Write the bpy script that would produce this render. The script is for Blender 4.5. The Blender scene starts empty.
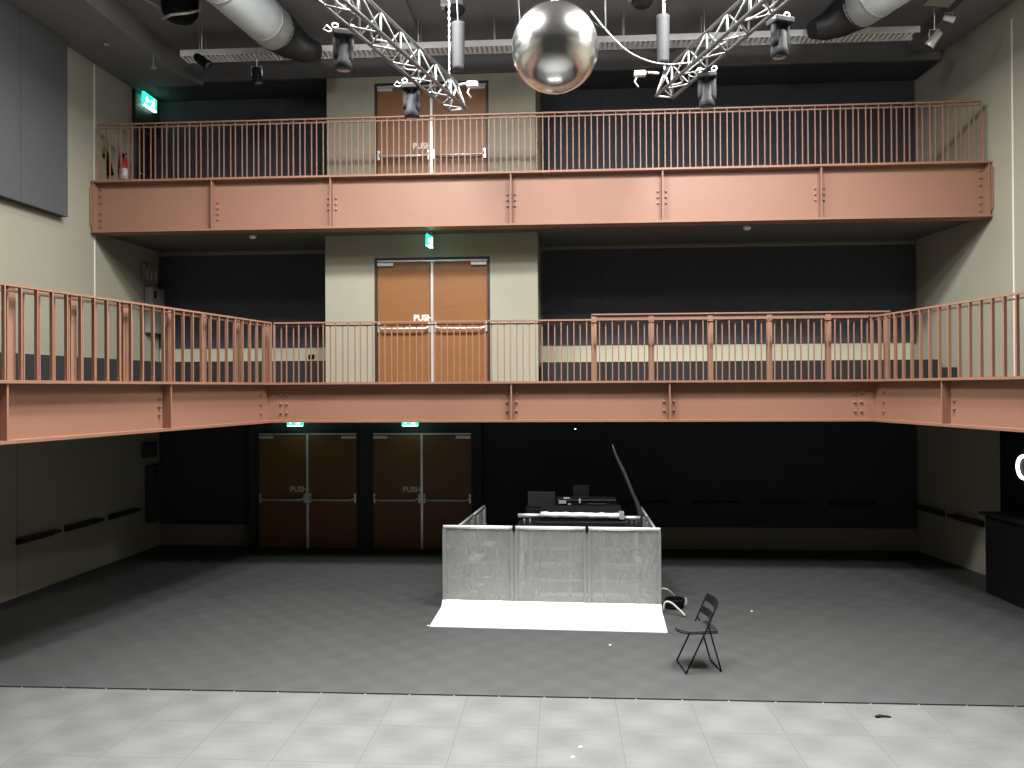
import bpy, bmesh, math, random
from math import sin, cos, pi, radians, sqrt
from mathutils import Vector, Matrix
random.seed(7)
S = bpy.context.scene
COL = S.collection

# ------------------------------------------------------------------ helpers
class MB:
    """collects shapes into one mesh, in world coordinates"""
    def __init__(s):
        s.v = []; s.f = []; s.sm = []
    def add(s, vs, fs, smooth=False):
        o = len(s.v)
        s.v += [Vector(v) for v in vs]
        s.f += [[i + o for i in f] for f in fs]
        s.sm += [smooth] * len(fs)
        return s
    def box(s, a, b):
        x0, x1 = sorted((a[0], b[0])); y0, y1 = sorted((a[1], b[1])); z0, z1 = sorted((a[2], b[2]))
        return s.add([(x0,y0,z0),(x1,y0,z0),(x1,y1,z0),(x0,y1,z0),(x0,y0,z1),(x1,y0,z1),(x1,y1,z1),(x0,y1,z1)],
                     [[0,3,2,1],[4,5,6,7],[0,1,5,4],[1,2,6,5],[2,3,7,6],[3,0,4,7]])
    def obox(s, c, ax, ay, az, hx, hy, hz):
        c = Vector(c); ax = Vector(ax).normalized()*hx; ay = Vector(ay).normalized()*hy; az = Vector(az).normalized()*hz
        vs = [c+i*ax+j*ay+k*az for k in (-1,1) for (i,j) in ((-1,-1),(1,-1),(1,1),(-1,1))]
        return s.add(vs, [[0,3,2,1],[4,5,6,7],[0,1,5,4],[1,2,6,5],[2,3,7,6],[3,0,4,7]])
    def bar(s, p, q, w, h, up=(0,0,1)):
        p = Vector(p); q = Vector(q); d = (q-p); u = Vector(up); n = d.cross(u)
        if n.length < 1e-6: n = Vector((1,0,0))
        n.normalize(); u = n.cross(d).normalized()
        return s.obox((p+q)/2, d, n, u, d.length/2, w/2, h/2)
    def tube(s, pts, r, n=8, cap=True, closed=False):
        pts = [Vector(p) for p in pts]; m = len(pts)
        rs = r if isinstance(r, (list, tuple)) else [r]*m
        t0 = (pts[1]-pts[0]).normalized()
        a = Vector((0,0,1)) if abs(t0.z) < .9 else Vector((1,0,0))
        nn = t0.cross(a).normalized(); vs = []
        for i, p in enumerate(pts):
            if closed: t = (pts[(i+1) % m]-pts[i-1]).normalized()
            else: t = (pts[min(i+1, m-1)]-pts[max(i-1, 0)]).normalized()
            nn = (nn - t*nn.dot(t)).normalized(); b = t.cross(nn)
            for k in range(n):
                A = 2*pi*k/n
                vs.append(p + (nn*cos(A)+b*sin(A))*rs[i])
        fs = []
        for i in range(m if closed else m-1):
            j = (i+1) % m
            for k in range(n):
                l = (k+1) % n
                fs.append([i*n+k, i*n+l, j*n+l, j*n+k])
        s.add(vs, fs, True)
        if cap and not closed:
            o = len(s.v)-len(vs)
            s.f.append([o+k for k in range(n)][::-1]); s.sm.append(False)
            s.f.append([o+(m-1)*n+k for k in range(n)]); s.sm.append(False)
        return s
    def lathe(s, c, prof, n=24, axis=(0,0,1)):
        c = Vector(c); ax = Vector(axis).normalized()
        a = Vector((1,0,0)) if abs(ax.x) < .9 else Vector((0,1,0))
        u = ax.cross(a).normalized(); w = ax.cross(u); vs = []; fs = []
        for r, h in prof:
            for k in range(n):
                A = 2*pi*k/n
                vs.append(c+ax*h+(u*cos(A)+w*sin(A))*r)
        for i in range(len(prof)-1):
            for k in range(n):
                l = (k+1) % n
                fs.append([i*n+k, i*n+l, (i+1)*n+l, (i+1)*n+k])
        fs.append([k for k in range(n)][::-1]); fs.append([(len(prof)-1)*n+k for k in range(n)])
        return s.add(vs, fs, n > 12)
    def prism(s, poly, d):
        """poly: list of 3-D points, extruded by vector d"""
        p = [Vector(q) for q in poly]; d = Vector(d); n = len(p)
        return s.add(p+[q+d for q in p], [list(range(n))[::-1], [n+i for i in range(n)]] +
                     [[i, (i+1) % n, n+(i+1) % n, n+i] for i in range(n)])
    def build(s, name, mat, parent=None, bevel=0, origin=None):
        if parent is not None: o = wpos(parent)
        elif origin is not None: o = Vector(origin)
        else:
            lo = Vector([min(v[i] for v in s.v) for i in range(3)]); hi = Vector([max(v[i] for v in s.v) for i in range(3)])
            o = Vector(((lo.x+hi.x)/2, (lo.y+hi.y)/2, lo.z))
        me = bpy.data.meshes.new(name)
        me.from_pydata([v-o for v in s.v], [], s.f)
        me.polygons.foreach_set('use_smooth', s.sm)
        bm = bmesh.new(); bm.from_mesh(me); bmesh.ops.recalc_face_normals(bm, faces=bm.faces); bm.to_mesh(me); bm.free()
        me.materials.append(mat); me.update()
        ob = bpy.data.objects.new(name, me); COL.objects.link(ob)
        if parent is not None: ob.parent = parent
        else: ob.location = o
        if bevel:
            m = ob.modifiers.new('bevel', 'BEVEL'); m.width = bevel; m.segments = 2; m.limit_method = 'ANGLE'
        return ob
def wpos(o):
    p = Vector(o.location)
    while o.parent: o = o.parent; p = p+Vector(o.location)
    return p
def tag(o, label, cat, group=None, kind=None):
    o['label'] = label; o['category'] = cat
    if group: o['group'] = group
    if kind: o['kind'] = kind
    return o
def thing(name, label, cat, loc, group=None):
    o = bpy.data.objects.new(name, None); COL.objects.link(o); o.location = loc; o.empty_display_size = .1
    return tag(o, label, cat, group)
def struct(name, mb, mat, parent=None, **k):
    o = mb.build(name, mat, parent, **k)
    if parent is None: o['kind'] = 'structure'
    return o
def dup(root, loc, rotz=0, label=None, group=None):
    r = root.copy(); COL.objects.link(r); r.location = loc; r.rotation_euler = (0, 0, rotz)
    if label: r['label'] = label
    if group: r['group'] = group
    for ch in list(root.children):
        c = ch.copy(); COL.objects.link(c); c.parent = r
        for g in list(ch.children):
            d = g.copy(); COL.objects.link(d); d.parent = c
    return r
def text(name, body, size, mat, parent, center, right=(1,0,0), up=(0,0,1), depth=.004, bold=0.0):
    cu = bpy.data.curves.new(name+'_curve', 'FONT'); cu.body = body; cu.size = size; cu.extrude = depth/2; cu.offset = bold
    cu.align_x = 'CENTER'; cu.align_y = 'CENTER'
    tmp = bpy.data.objects.new(name+'_tmp', cu); COL.objects.link(tmp)
    dg = bpy.context.evaluated_depsgraph_get(); dg.update()
    me = bpy.data.meshes.new_from_object(tmp.evaluated_get(dg)); me.name = name
    bpy.data.objects.remove(tmp); bpy.data.curves.remove(cu)
    r = Vector(right).normalized(); u = Vector(up).normalized(); n = r.cross(u)
    M = Matrix((r, u, n)).transposed().to_4x4()
    o = wpos(parent) if parent else Vector((0,0,0))
    M.translation = Vector(center)-o
    me.transform(M); me.materials.clear(); me.materials.append(mat)
    ob = bpy.data.objects.new(name, me); COL.objects.link(ob)
    if parent: ob.parent = parent
    return ob

# ------------------------------------------------------------------ materials
def s2l(c): return tuple(((x/255)/12.92 if x/255 < .04045 else ((x/255+.055)/1.055)**2.4) for x in c)+(1,)
class NT:
    def __init__(s, name):
        s.m = bpy.data.materials.new(name); s.m.use_nodes = True; s.n = s.m.node_tree.nodes; s.l = s.m.node_tree.links
        s.b = s.n['Principled BSDF']; s.out = s.n['Material Output']
    def node(s, t, **k):
        q = s.n.new(t)
        for a, b in k.items():
            if a.startswith('_'): setattr(q, a[1:], b)
            else: q.inputs[a.replace('_', ' ')].default_value = b
        return q
    def link(s, a, b): s.l.new(a, b)
def mat(name, col, rough=.6, metal=0, var=.08, scale=3.0, bump=0.0, spec=.5, coords='Object', emit=None, estr=0, stretch=None):
    t = NT(name); b = t.b
    b.inputs['Roughness'].default_value = rough; b.inputs['Metallic'].default_value = metal
    b.inputs['Specular IOR Level'].default_value = spec
    tc = t.node('ShaderNodeTexCoord'); src = tc.outputs[coords]
    if stretch:
        mp = t.node('ShaderNodeMapping'); mp.inputs['Scale'].default_value = stretch; t.link(src, mp.inputs['Vector']); src = mp.outputs['Vector']
    no = t.node('ShaderNodeTexNoise', Scale=scale, Detail=5.0, Roughness=.6); t.link(src, no.inputs['Vector'])
    cr = t.node('ShaderNodeMix', _data_type='RGBA')
    c = Vector(col[:3])
    cr.inputs[6].default_value = tuple(c*(1-var))+(1,); cr.inputs[7].default_value = tuple(c*(1+var))+(1,)
    t.link(no.outputs['Fac'], cr.inputs[0]); t.link(cr.outputs[2], b.inputs['Base Color'])
    if bump:
        bp = t.node('ShaderNodeBump', Strength=bump, Distance=.01); t.link(no.outputs['Fac'], bp.inputs['Height']); t.link(bp.outputs['Normal'], b.inputs['Normal'])
    if emit:
        b.inputs['Emission Color'].default_value = emit; b.inputs['Emission Strength'].default_value = estr
    return t.m
M = {}
M['steel'] = mat('painted_salmon_steel', (.272, .138, .091), .5, 0, .05, 1.5)
M['steel_bolt'] = mat('painted_bolt', (.30, .18, .13), .45, .3, .1, 20)
M['black'] = mat('black_fabric', (.062, .066, .076), .95, 0, .15, 8, .1, spec=.1)
M['blackpaint'] = mat('black_paint', (.012, .012, .013), .5, 0, .2, 10)
M['dark'] = mat('dark_grey_paint', (.05, .05, .052), .7, 0, .1, 2)
M['ceil'] = mat('dark_ceiling', (.20, .197, .20), .9, 0, .1, 1.2)
M['panel'] = mat('acoustic_grey_fabric', (.085, .087, .089), .95, 0, .1, 12, .15, spec=.1)
M['carpet'] = mat('dark_grey_carpet', (.016, .017, .018), .95, 0, .25, 60, .3)
M['slab'] = mat('painted_slab', (.10, .098, .09), .85, 0, .06, 1)
M['alu'] = mat('aluminium', (.80, .81, .82), .35, .75, .06, 6)
M['aluw'] = mat('bright_tread_plate', (.75, .75, .72), .4, .2, .03, 25)
M['bframe'] = mat('barrier_aluminium', (.25, .26, .255), .45, .3, .06, 6)
M['truss'] = mat('truss_aluminium', (.20, .20, .205), .35, .75, .1, 12)
M['tray'] = mat('tray_steel', (.92, .92, .92), .4, .05, .1, 9)
M['galv'] = mat('galvanised_steel', (.60, .62, .64), .32, .8, .2, 9)
M['chrome'] = mat('polished_steel', (.85, .84, .82), .3, .6, .04, 5)
M['white'] = mat('white_paint', (.80, .79, .76), .5, 0, .03, 5)
M['whitecable'] = mat('white_cable', (.40, .40, .39), .5, 0, .03, 5)
M['plastic'] = mat('black_plastic', (.0045, .0045, .005), .65, 0, .15, 12, spec=.12)
M['case'] = mat('black_flight_case', (.006, .006, .0065), .6, 0, .2, 9, spec=.2)
M['fixture'] = mat('fixture_grey', (.035, .035, .038), .55, 0, .1, 14, spec=.25)
M['red'] = mat('red_enamel', (.45, .02, .03), .3, 0, .05, 5)
M['label'] = mat('white_label', (.8, .8, .78), .5, 0, .05, 9)
M['cabinet'] = mat('grey_cabinet', (.26, .26, .24), .6, 0, .05, 3)
M['shelfwood'] = mat('dark_wood', (.022, .016, .012), .5, 0, .3, 6, stretch=(1, 12, 12))
M['seat'] = mat('grey_seat', (.022, .022, .022), .5, 0, .1, 8)
M['glass_lens'] = mat('lens_glass', (.1, .1, .12), .05, .2, 0, 5)
M['duct'] = mat('duct_metal', (.62, .70, .71), .5, .15, .08, 4)
M['screen'] = mat('dim_screen', (.005, .005, .006), .6, 0, .05, 5)
M['cover'] = mat('silver_cover', (.78, .78, .76), .4, .3, .15, 7)
M['push'] = mat('push_lettering', (.75, .70, .62), .6, 0, .02, 5)
M['green'] = mat('exit_green', (.0, .35, .2), .5, 0, .0, 5, emit=(.02, .75, .40, 1), estr=2.2)
M['greenw'] = mat('exit_white', (.8, .9, .85), .5, 0, .0, 5, emit=(.75, 1, .88, 1), estr=7)
M['led'] = mat('white_led', (.8, .8, .8), .5, 0, .0, 5, emit=(1, 1, 1, 1), estr=4)

def m_wall():
    t = NT('cream_wall_panels'); b = t.b; b.inputs['Roughness'].default_value = .8; b.inputs['Specular IOR Level'].default_value = .2
    tc = t.node('ShaderNodeTexCoord')
    n1 = t.node('ShaderNodeTexNoise', Scale=.7, Detail=4.0); t.link(tc.outputs['Object'], n1.inputs['Vector'])
    n2 = t.node('ShaderNodeTexNoise', Scale=30.0, Detail=3.0); t.link(tc.outputs['Object'], n2.inputs['Vector'])
    add = t.node('ShaderNodeMath', _operation='ADD'); mu = t.node('ShaderNodeMath', _operation='MULTIPLY'); mu.inputs[1].default_value = .25
    t.link(n2.outputs['Fac'], mu.inputs[0]); t.link(n1.outputs['Fac'], add.inputs[0]); t.link(mu.outputs[0], add.inputs[1])
    mx = t.node('ShaderNodeMix', _data_type='RGBA'); mx.inputs[6].default_value = (.275, .257, .200, 1); mx.inputs[7].default_value = (.335, .316, .250, 1)
    t.link(add.outputs[0], mx.inputs[0]); t.link(mx.outputs[2], b.inputs['Base Color'])
    return t.m
M['wall'] = m_wall()

def m_wood():
    t = NT('orange_door_veneer'); b = t.b; b.inputs['Roughness'].default_value = .45
    tc = t.node('ShaderNodeTexCoord'); mp = t.node('ShaderNodeMapping'); mp.inputs['Scale'].default_value = (1.2, 1.2, 9)
    t.link(tc.outputs['Object'], mp.inputs['Vector'])
    n1 = t.node('ShaderNodeTexNoise', Scale=1.3, Detail=6.0, Distortion=.6); t.link(mp.outputs['Vector'], n1.inputs['Vector'])
    mx = t.node('ShaderNodeMix', _data_type='RGBA'); mx.inputs[6].default_value = (.175, .066, .018, 1); mx.inputs[7].default_value = (.245, .102, .030, 1)
    t.link(n1.outputs['Fac'], mx.inputs[0]); t.link(mx.outputs[2], b.inputs['Base Color'])
    return t.m
M['door'] = m_wood()

def m_floor(name, cA, cB, size, contrast, joint, gap):
    """vinyl tiles: thin joints, each tile mottled half dark half light"""
    t = NT(name); b = t.b; b.inputs['Roughness'].default_value = .55; b.inputs['Specular IOR Level'].default_value = .25
    tc = t.node('ShaderNodeTexCoord'); sp = t.node('ShaderNodeSeparateXYZ'); t.link(tc.outputs['Object'], sp.inputs[0])
    def mth(op, a, bb=None, c=None):
        q = t.node('ShaderNodeMath', _operation=op)
        for i, v in enumerate((a, bb, c)):
            if v is None: continue
            if isinstance(v, (int, float)): q.inputs[i].default_value = v
            else: t.link(v, q.inputs[i])
        return q.outputs[0]
    wob = t.node('ShaderNodeTexNoise', Scale=2.2, Detail=3.0); t.link(tc.outputs['Object'], wob.inputs['Vector'])
    w = mth('MULTIPLY', mth('SUBTRACT', wob.outputs['Fac'], .5), 1.6)
    x = mth('DIVIDE', sp.outputs['X'], size); y = mth('DIVIDE', sp.outputs['Y'], size)
    fx = mth('FRACT', x); fy = mth('FRACT', y)
    # mottled light and dark bands crossing the tiles
    sx = mth('SINE', mth('ADD', mth('MULTIPLY', x, 2*pi), w)); sy = mth('SINE', mth('ADD', mth('MULTIPLY', y, 2*pi), w))
    pat = mth('MULTIPLY', sx, sy)
    pat = mth('ADD', mth('MULTIPLY', pat, contrast*.7), .5)
    cell = t.node('ShaderNodeTexWhiteNoise'); cell.noise_dimensions = '2D'
    cb = t.node('ShaderNodeCombineXYZ'); t.link(mth('FLOOR', x), cb.inputs[0]); t.link(mth('FLOOR', y), cb.inputs[1]); t.link(cb.outputs[0], cell.inputs['Vector'])
    pat = mth('ADD', pat, mth('MULTIPLY', mth('SUBTRACT', cell.outputs['Value'], .5), contrast*.5))
    no = t.node('ShaderNodeTexNoise', Scale=5.0, Detail=6.0, Roughness=.7)
    mp = t.node('ShaderNodeMapping'); mp.inputs['Scale'].default_value = (.6, 2.2, 1); t.link(tc.outputs['Object'], mp.inputs['Vector']); t.link(mp.outputs['Vector'], no.inputs['Vector'])
    pat = mth('ADD', pat, mth('MULTIPLY', mth('SUBTRACT', no.outputs['Fac'], .5), contrast*2.2))
    mx = t.node('ShaderNodeMix', _data_type='RGBA'); mx.inputs[6].default_value = cA+(1,); mx.inputs[7].default_value = cB+(1,)
    cl = t.node('ShaderNodeClamp'); t.link(pat, cl.inputs[0]); t.link(cl.outputs[0], mx.inputs[0])
    e = gap/size
    jm = mth('MAXIMUM', mth('LESS_THAN', fx, e), mth('LESS_THAN', fy, e))
    m2 = t.node('ShaderNodeMix', _data_type='RGBA'); t.link(mth('MULTIPLY', jm, joint), m2.inputs[0]); t.link(mx.outputs[2], m2.inputs[6]); m2.inputs[7].default_value = (.03, .03, .03, 1)
    t.link(m2.outputs[2], b.inputs['Base Color'])
    return t.m
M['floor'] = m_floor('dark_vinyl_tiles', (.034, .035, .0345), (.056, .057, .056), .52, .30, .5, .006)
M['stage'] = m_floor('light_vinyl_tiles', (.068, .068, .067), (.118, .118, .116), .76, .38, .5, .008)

def m_perf():
    """perforated aluminium sheet: rows of small real-size holes plus brushed haze"""
    t = NT('perforated_aluminium'); b = t.b
    b.inputs['Base Color'].default_value = (.36, .37, .36, 1); b.inputs['Metallic'].default_value = .2; b.inputs['Roughness'].default_value = .5
    tc = t.node('ShaderNodeTexCoord')
    no = t.node('ShaderNodeTexNoise', Scale=6.0, Detail=6.0); mp = t.node('ShaderNodeMapping'); mp.inputs['Scale'].default_value = (2, 2, .7)
    t.link(tc.outputs['Object'], mp.inputs['Vector']); t.link(mp.outputs['Vector'], no.inputs['Vector'])
    mr = t.node('ShaderNodeMapRange'); mr.inputs['To Min'].default_value = .40; mr.inputs['To Max'].default_value = .52; t.link(no.outputs['Fac'], mr.inputs['Value'])
    t.link(mr.outputs[0], b.inputs['Alpha'])
    return t.m
M['perf'] = m_perf()

def m_ball():
    """mirror ball: small square mirror facets"""
    t = NT('mirror_facets'); b = t.b
    b.inputs['Base Color'].default_value = (.93, .92, .90, 1); b.inputs['Metallic'].default_value = 1; b.inputs['Roughness'].default_value = .2
    tc = t.node('ShaderNodeTexCoord'); n = t.node('ShaderNodeTexNoise', Scale=25.0, Detail=2.0); t.link(tc.outputs['Object'], n.inputs['Vector'])
    bp = t.node('ShaderNodeBump', Strength=.25, Distance=.004); t.link(n.outputs['Fac'], bp.inputs['Height']); t.link(bp.outputs['Normal'], b.inputs['Normal'])
    return t.m
M['ball'] = m_ball()

# ------------------------------------------------------------------ room numbers (metres; x along the back wall, y away from the camera)
H = 3.2
YB = 16.0                         # back wall
ZC = 9.5                          # ceiling
ZM, ZU = 3.31, 6.46               # middle gallery floor, upper gallery floor
def xl(y): return -8.30-.038*(16.0-y)          # left wall
def xr(y): return 6.84+.127*(16.0-y) if y > 8 else 6.84+.127*8
Y0 = -4.0

# ------------------------------------------------------------------ setting
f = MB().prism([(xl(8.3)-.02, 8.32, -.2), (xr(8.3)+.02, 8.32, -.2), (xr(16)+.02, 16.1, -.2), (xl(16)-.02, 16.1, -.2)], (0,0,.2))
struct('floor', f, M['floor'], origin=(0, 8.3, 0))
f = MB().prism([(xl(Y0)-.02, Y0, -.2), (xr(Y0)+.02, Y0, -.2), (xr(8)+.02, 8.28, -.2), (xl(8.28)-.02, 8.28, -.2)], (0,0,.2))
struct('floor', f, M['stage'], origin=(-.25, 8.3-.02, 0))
sb = MB().box((xl(8.3)-.02, 8.28, -.2), (xr(8.3)+.02, 8.32, -.012)); tr = struct('trim_1', sb, M['blackpaint'])
sc = MB()
for i in range(34): sc.lathe((-8.2+i*.47, 8.3, -.013), [(.008, 0), (.008, .012), (.005, .013)], 8)
struct('screw_heads', sc, M['galv'], tr)
w = MB().prism([(xl(Y0), Y0, 0), (xl(YB), YB, 0), (xl(YB)-.3, YB, 0), (xl(Y0)-.3, Y0, 0)], (0,0,ZC)); struct('wall_left', w, M['wall'])
w = MB().prism([(xr(Y0), Y0, 0), (xr(8), 8, 0), (xr(YB), YB, 0), (xr(YB)+.3, YB, 0), (xr(8)+.3, 8, 0), (xr(Y0)+.3, Y0, 0)], (0,0,ZC)); struct('wall_right', w, M['wall'])
w = MB().box((-8.7, YB, 0), (7.3, YB+.3, ZC)); struct('wall_back', w, M['wall'])
w = MB().box((-9.6, Y0-.3, 0), (8.4, Y0, ZC)); struct('wall_front', w, M['dark'])
c = MB().box((-9.6, Y0-.3, ZC), (8.4, YB+.3, ZC+.3)); struct('ceiling', c, M['ceil'])
# dropped soffits of the ceiling: along the back, along both side walls
so = MB().box((-8.30, 15.02, 9.16), (6.9, YB-.002, ZC-.002)); struct('ceiling_soffit_back', so, M['ceil'])
struct('ceiling_soffit_board', MB().box((-8.30, 15.035, 9.13), (6.85, YB-.051, 9.158)), M['black'])
so = MB().prism([(xl(2)+.002, 2, 9.07), (-7.15, 2, 9.07), (-7.15, 14.2, 9.07), (-6.9, 15.0, 9.07), (xl(15)+.002, 15.0, 9.07)], (0,0,.428)); struct('ceiling_soffit_left', so, M['ceil'])
so = MB().prism([(xr(2)-.002, 2, 9.3), (6.75, 2, 9.3), (6.3, 15.0, 9.3), (xr(15)-.002, 15.0, 9.3)], (0,0,.198)); struct('ceiling_soffit_right', so, M['ceil'])
# ceiling beams running into the depth and thin joints across
for i, x in enumerate((-5.35, -2.7, 1.9, 5.2)):
    struct('ceiling_beam', MB().box((x-.2, 2, 9.43), (x+.2, 15.0, ZC-.002)), M['ceil'])
# black fabric fields on the back wall
def field(name, x0, x1, z0, z1): 
    b = MB()
    n = max(1, round((x1-x0)/1.25)); d = (x1-x0)/n
    for i in range(n): b.box((x0+i*d+.0012, YB-.05, z0), (x0+(i+1)*d-.0012, YB-.002, z1))
    struct(name, b, M['black'])
XA, XB = -8.3, 6.82
field('wall_back_panel', XA+.02, -6.32, .44, 2.6); field('wall_back_panel', -1.6, XB, .44, 2.6)
field('wall_back_panel', XA+.02, -4.5, 4.05, 5.94); field('wall_back_panel', -.4, XB, 4.05, 5.94)
field('wall_back_panel', XA+.02, -4.5, ZU, 9.125); field('wall_back_panel', -.4, XB, ZU, 9.125)
M['cream'] = mat('pale_cream_strip', (.50, .47, .35), .6, 0, .03, 4)  # strip is paler than the wall cream around it
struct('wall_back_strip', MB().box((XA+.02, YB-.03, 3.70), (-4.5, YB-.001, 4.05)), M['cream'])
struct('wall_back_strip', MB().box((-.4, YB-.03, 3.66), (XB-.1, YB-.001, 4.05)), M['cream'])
# galleries: floor slabs
def slab(z0, z1, poly, name='floor_gallery'):
    return struct(name, MB().prism([(x, y, z0) for x, y in poly], (0,0,z1-z0)), M['slab'])
GE = lambda y: -4.86-.18*(13.1-y)               # left gallery edge
GR = lambda y: 4.90+.18*(13.1-y)                # right gallery edge
YG = 4.5
i_ = .17
slab(2.70, ZM-.005, [(xl(YG)+.003, YG), (GE(YG)-i_, YG), (GE(13.27)-.175, 13.27), (GR(13.27)+.175, 13.27), (GR(YG)+i_, YG), (xr(YG)-.003, YG), (xr(8)-.003, 8), (xr(YB)-.003, YB-.003), (xl(YB)+.003, YB-.003)], 'floor_middle')
slab(6.04, ZU, [(xl(13.86)+.003, 13.87), (xr(13.87)-.003, 13.87), (xr(YB)-.003, YB-.003), (xl(YB)+.003, YB-.003)], 'floor_upper')
# carpeted raised platforms on the middle gallery
p_ = MB().box((xl(15)+.05, 15.0, ZM), (-4.42, YB-.01, 3.74)); struct('floor_platform', p_, M['carpet'])
p_ = MB().box((-.42, 15.0, ZM), (6.80, YB-.01, 3.68)); struct('floor_platform', p_, M['carpet'])
p_ = MB().prism([(xl(YG)+.01, YG, ZM), (xl(YG)+.75, YG, ZM), (xl(14.98)+.75, 14.98, ZM), (xl(14.98)+.01, 14.98, ZM)], (0,0,.42)); struct('floor_platform', p_, M['carpet'])
p_ = MB().prism([(xr(14.98)-.9, 14.98, ZM), (xr(14.98)-.01, 14.98, ZM), (xr(14.7)-.01, 14.7, ZM), (xr(14.7)-.9, 14.7, ZM)], (0,0,.22)); struct('floor_platform', p_, M['carpet'])
# light shadow-gap profile where the middle level's back wall meets the slab
struct('trim_2', MB().box((XA+.02, YB-.075, 5.955), (-4.42, YB-.051, 5.985)), M['cabinet'])
struct('trim_3', MB().box((-.42, YB-.075, 5.955), (XB, YB-.051, 5.985)), M['cabinet'])
# panel-joint profiles on the side walls
def wv(name, y, z0, z1, side):
    x = xl(y) if side < 0 else xr(y)
    struct(name, MB().box((x-.012*0-.002*side*0, y-.012, z0), (x-side*.012, y+.012, z1)), M['white'])
wv('trim_4', 13.84, 3.75, 5.98, -1); wv('trim_11', 13.84, 6.95, 9.05, -1); wv('trim_5', 13.24, 3.35, 9.05, 1)
for i, (y, s) in enumerate(((11.9, -1), (10.2, -1), (8.4, -1), (11.2, 1), (9.2, 1))):
    x = xl(y) if s < 0 else xr(y)
    struct('trim_%d' % (6+i), MB().box((x-s*.001, y-.004, 0.02), (x-s*.003, y+.004, 2.6)), M['dark'])

# middle and upper vestibule wall with doors
VX0, VX1, VY = -4.38, -.45, 14.55
struct('wall_vestibule', MB().box((VX0, VY, ZM), (-3.46, YB-.06, 6.035)).box((-1.32, VY, ZM), (VX1, YB-.06, 6.035)).box((-3.46, VY, 5.61), (-1.32, YB-.06, 6.035)), M['wall'])
VU = 14.98
struct('wall_vestibule', MB().box((-4.47, VU, ZU), (-3.55, YB-.06, 9.128)).box((-1.37, VU, ZU), (-.49, YB-.06, 9.128)).box((-3.55, VU, 9.0), (-1.37, YB-.06, 9.128)), M['wall'])
def double_door(num, x0, x1, y, z0, z1, yback, lx_text, dark=False):
    """x0..x1 opening, two leaves, push bars, closers, PUSH lettering"""
    fr = MB().box((x0, y-.02, z0), (x0+.045, y+.12, z1)).box((x1-.045, y-.02, z0), (x1, y+.12, z1)).box((x0+.045, y-.02, z1-.045), (x1-.045, y+.12, z1))
    d = struct('door_%d' % num, fr, M['shelfwood'])
    xm = (x0+x1)/2
    struct('head_strip', MB().box((x0+.05, y-.012, z1-.075), (x1-.05, y+.05, z1-.047)), M['alu'], d)
    struct('centre_astragal', MB().box((xm-.022, y-.022, z0+.01), (xm+.022, y+.03, z1-.076)), M['chrome'], d)
    for s in (-1, 1):
        a, b = (x0+.05, xm-.024) if s < 0 else (xm+.024, x1-.05)
        leaf = struct('door_leaf', MB().box((a, y+.012, z0+.01), (b, y+.06, z1-.08)), M['door'], d)
        cx0, cx1 = (a+.01, a+.30) if s < 0 else (b-.30, b-.01)
        struct('door_closer', MB().box((cx0, y-.045, z1-.155), (cx1, y+.011, z1-.095)), M['chrome'], leaf, bevel=.006)
        zb = z0+.985
        pb = MB().tube([(a+.03, y+.0, zb+.09), (a+.05, y-.05, zb+.02), (a+.12, y-.085, zb), (b-.12, y-.085, zb), (b-.05, y-.05, zb+.02), (b-.03, y+.0, zb+.09)], .019, 10)
        struct('push_bar', pb, M['chrome'], leaf)
        for ex in (a+.03, b-.03):
            struct('bar_mount', MB().box((ex-.022, y-.03, zb-.06), (ex+.022, y+.011, zb+.12)), M['chrome'], leaf, bevel=.005)
    text('push_lettering', 'PUSH', .15, M['push'], d, (lx_text, y+.008, z0+1.185), bold=.006)
    return d
double_door(1, -3.46, -1.32, VY+.02, ZM, 5.61, 0, -2.56)
double_door(2, -3.55, -1.37, VU+.02, ZU+.15, 8.995, 0, -2.64)
struct('trim_12', MB().box((-3.55, VU-.0, ZU+.001), (-1.37, VU+.15, ZU+.149)), M['slab'])
# ground level doors in the back wall
struct('wall_door_surround', MB().box((-6.32, 15.76, 0), (-6.16, YB-.001, 2.6)).box((-4.07, 15.76, 0), (-3.84, YB-.001, 2.6)).box((-1.77, 15.76, 0), (-1.62, YB-.001, 2.6))
       .box((-6.16, 15.76, 2.36), (-4.07, YB-.001, 2.6)).box((-3.84, 15.76, 2.36), (-1.77, YB-.001, 2.6)), M['black'])
double_door(3, -6.16, -4.07, 15.74, .004, 2.36, 0, -5.30)
double_door(4, -3.84, -1.77, 15.74, .004, 2.36, 0, -3.01)
# side door, top left, in the left wall
d = struct('door_5', MB().box((xl(15.5)-.02, 15.05, ZU), (xl(15.5)+.05, 15.10, 8.35)).box((xl(15.5)-.02, 15.90, ZU), (xl(15.5)+.05, 15.94, 8.35)).box((xl(15.5)-.02, 15.10, 8.30), (xl(15.5)+.05, 15.90, 8.35)), M['dark'])
struct('door_leaf', MB().box((xl(15.5)-.0, 15.10, ZU+.005), (xl(15.5)+.03, 15.90, 8.30)), M['blackpaint'], d)
struct('door_handle', MB().tube([(xl(15.5)+.03, 15.2, 7.45), (xl(15.5)+.08, 15.2, 7.45), (xl(15.5)+.08, 15.34, 7.45)], .012, 8), M['chrome'], d)
struct('wall_left_panel', MB().box((xl(15.5)-.01, 15.02, 8.36), (xl(15.5)+.06, 15.95, 9.06)), M['blackpaint'])

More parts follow.
